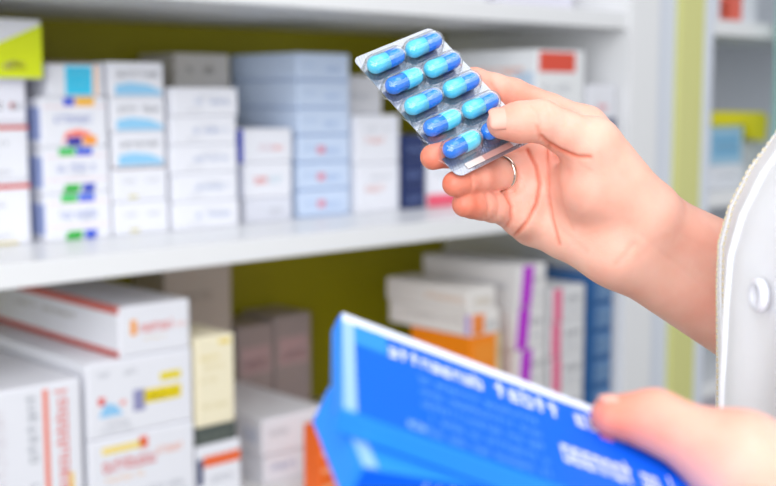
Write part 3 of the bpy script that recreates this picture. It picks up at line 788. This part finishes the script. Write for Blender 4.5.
nt.links.new(wv.outputs['Fac'], bp.inputs['Height']); nt.links.new(bp.outputs['Normal'], b.inputs['Normal'])
link('foil_backing', slab(rrect(cw_, ch_, .004), -.0002, 0), M_foil, card)
M_clear = clear_mat('clear_film', (.96, .975, .99), .06, 1.45, 1.0)
link('clear_film', slab(rrect(cw_, ch_, .004), .00005, .0003), M_clear, card)
M_dark = mat('capsule_blue', (40, 134, 250), .2, var=.02, coat=.6)
M_cyan = mat('capsule_cyan', (96, 220, 255), .2, var=.02, coat=.6)
def capsule_half(r_, l_, n=20):
    prof = [(r_, 0.0), (r_, l_-r_)]+[(r_*math.cos(k*math.pi/16), l_-r_+r_*math.sin(k*math.pi/16)) for k in range(1, 8)]
    bm = bmesh.new(); rows = [[bm.verts.new((x, r_2*math.cos(2*math.pi*k/n), r_2*math.sin(2*math.pi*k/n))) for k in range(n)] for r_2, x in prof]
    for i in range(len(rows)-1):
        for k in range(n): bm.faces.new((rows[i][k], rows[i][(k+1) % n], rows[i+1][(k+1) % n], rows[i+1][k]))
    tip = bm.verts.new((l_, 0, 0))
    for k in range(n): bm.faces.new((rows[-1][k], rows[-1][(k+1) % n], tip))
    bm.faces.new(rows[0])
    bmesh.ops.recalc_face_normals(bm, faces=bm.faces[:])
    return mesh_bm(bm, smooth=True)
def dome(lx, ly, h_, n=40, m=9):
    """stadium-footprint bubble"""
    bm = bmesh.new(); rows = []
    def ringp(k, sc):
        a = 2*math.pi*k/n; r_ = ly
        x = (lx-ly)*(1 if math.cos(a) >= 0 else -1)*min(1, abs(math.cos(a))*6)
        return (x*1.0+r_*sc*math.cos(a), r_*sc*math.sin(a))
    for i in range(m):
        t = i/(m-1)*math.pi/2*.92
        sc = math.cos(t)**.38; z = h_*math.sin(t)/math.sin(math.pi/2*.92)
        rows.append([bm.verts.new(ringp(k, sc)+(z,)) for k in range(n)])
    fl_ = [bm.verts.new(ringp(k, 1.12)+(0.0003,)) for k in range(n)]
    for k in range(n):
        j = (k+1) % n
        bm.faces.new((fl_[k], fl_[j], rows[0][j], rows[0][k]))
        for i in range(m-1): bm.faces.new((rows[i][k], rows[i][j], rows[i+1][j], rows[i+1][k]))
    bm.faces.new(rows[-1])
    bmesh.ops.recalc_face_normals(bm, faces=bm.faces[:])
    return mesh_bm(bm, smooth=True)
CR, CLn = .0045, .0114
me_body = capsule_half(CR, CLn); me_cap = capsule_half(CR*1.05, CLn*.98)
me_body.materials.append(M_dark); me_cap.materials.append(M_cyan)
me_dome = dome(.0130, .0063, .0090); me_dome.materials.append(M_clear)
left_cyan = [[1, 0, 1, 0, 0], [1, 1, 1, 1, 0]]
for c in range(2):
    for r in range(5):
        s = (.215, .690)[c]*cw_; t = (.140+.178*r)*ch_
        o = bpy.data.objects.new('capsule', me_body); COL.objects.link(o); o.parent = card
        sg = 0 if left_cyan[c][r] else math.pi
        o.matrix_local = Matrix.Translation((s, -t, .0050)) @ Matrix.Rotation(sg, 4, 'Z')
        k = bpy.data.objects.new('capsule_cap', me_cap); COL.objects.link(k); k.parent = o
        k.matrix_local = Matrix.Rotation(math.pi, 4, 'Z')
        d = bpy.data.objects.new('bubble', me_dome); COL.objects.link(d); d.parent = card
        d.matrix_local = Matrix.Translation((s, -t, .0003))
# embossed strip near the lower end
for (a, b_, c) in ((.15, .36, (232, 214, 208)), (.36, .72, (206, 160, 152)), (.72, .90, (214, 214, 220))):
    link('embossed_strip', box_me(a*cw_, b_*cw_, -.980*ch_, -.942*ch_, .0003, .00055), mat('strip_%d' % c[0], c, .35, metal=.3), card)

# ------------------------------------------------------------------ blue boxes in the left hand
M_blue = mat('box_blue', (0, 98, 244), .5, spec=.15, var=.05, scale=20)
M_lblue = mat('box_light_blue', (44, 140, 248), .5, spec=.2, var=.04, scale=20)
M_pale2 = mat('box_lilac_border', (150, 190, 250), .5)
M_pale = mat('box_pale_border', (226, 232, 250), .4)
def bluebox(mw, label, ln, wd, th, panels, texts, group, front_m):
    o = link('medicine_box', box_me(0, ln, -wd, 0, -th, 0, bev=.0008), M_lblue); o.matrix_world = mw
    tag(o, label, 'box', group)
    for (x0, y0, x1, y1, z1, m) in panels:
        link('printed_panel', box_me(x0, x1, -y1, -y0, -.0003, z1), m, o)
    link('end_flap', box_me(-.0004, .0003, -wd+.002, -.002, -th+.001, -.0015), M_lblue, o)
    link('front_panel', box_me(.0005, ln-.0005, -wd-.0003, -wd+.0003, -th+.0006, -.0006), front_m, o)
    for (x0, y0, x1, y1, c, n, front) in texts:
        mm = Matrix.Translation((x0, -y1, .0004)) @ Matrix.Rotation(math.radians(-90), 4, 'X')
        if front: mm = Matrix.Translation((x0, -wd-.0004, -y1))
        link('lettering', lettering_me(x1-x0, y1-y0, n), pcol(c), o, mm)
    return o
Yb = -H_   # local y up the face, away from the viewer
B1 = Matrix(((L_.x, Yb.x, N_.x, A0.x), (L_.y, Yb.y, N_.y, A0.y), (L_.z, Yb.z, N_.z, A0.z), (0, 0, 0, 1)))
WT = (236, 242, 255)
q = BL/.134
t1 = [(.016*q, .0105, .050*q, .0185, WT, 9, 0), (.054*q, .0090, .118*q, .0185, WT, 13, 0), (.092*q, .013, .098*q, .021, (236, 150, 220), 1, 0)]
for k in range(5): t1.append((.026*q, .024+k*.0072, .068*q, .028+k*.0072, (84, 156, 250), 22, 0))
t1 += [(.074*q, .031, .100*q, .044, WT, 7, 0), (.103*q, .031, .130*q, .044, WT, 8, 0), (.020*q, .052, .027*q, .056, (140, 190, 252), 1, 0)]
g = 'two blue medicine boxes held at lower right'
bluebox(B1, 'upper blue medicine box with white border under the thumb', BL, BH, BT,
        [(.0004, .0004, BL-.0004, .0060, .0002, M_pale), (.0004, .006, .0045, BH-.001, .0002, M_pale2), (.0045, .0060, BL-.0004, BH-.0004, .0002, M_blue), (.0045, .0060, .016, .018, .0003, M_lblue)], t1, g, M_lblue)
# where the back corner of the lower box shows on the plane under the upper one
rd_ = (Vector(at(329, 386, 1.0))-CAM); pl = A0-N_*(BT+.0006)
c2 = CAM+rd_*((pl-CAM).dot(N_)/rd_.dot(N_))
B2 = Matrix.Translation(c2) @ Matrix(((L_.x, Yb.x, N_.x, 0), (L_.y, Yb.y, N_.y, 0), (L_.z, Yb.z, N_.z, 0), (0, 0, 0, 1))) @ Matrix.Rotation(math.radians(16), 4, 'Z')
bluebox(B2, 'lower blue medicine box sticking out beneath the upper one', BL*.95, .038, .0140,
        [(.0004, .0004, .0050, .0376, .0002, M_pale2)], [(.02, .002, .075, .009, (150, 196, 252), 12, 1)], g, M_blue)
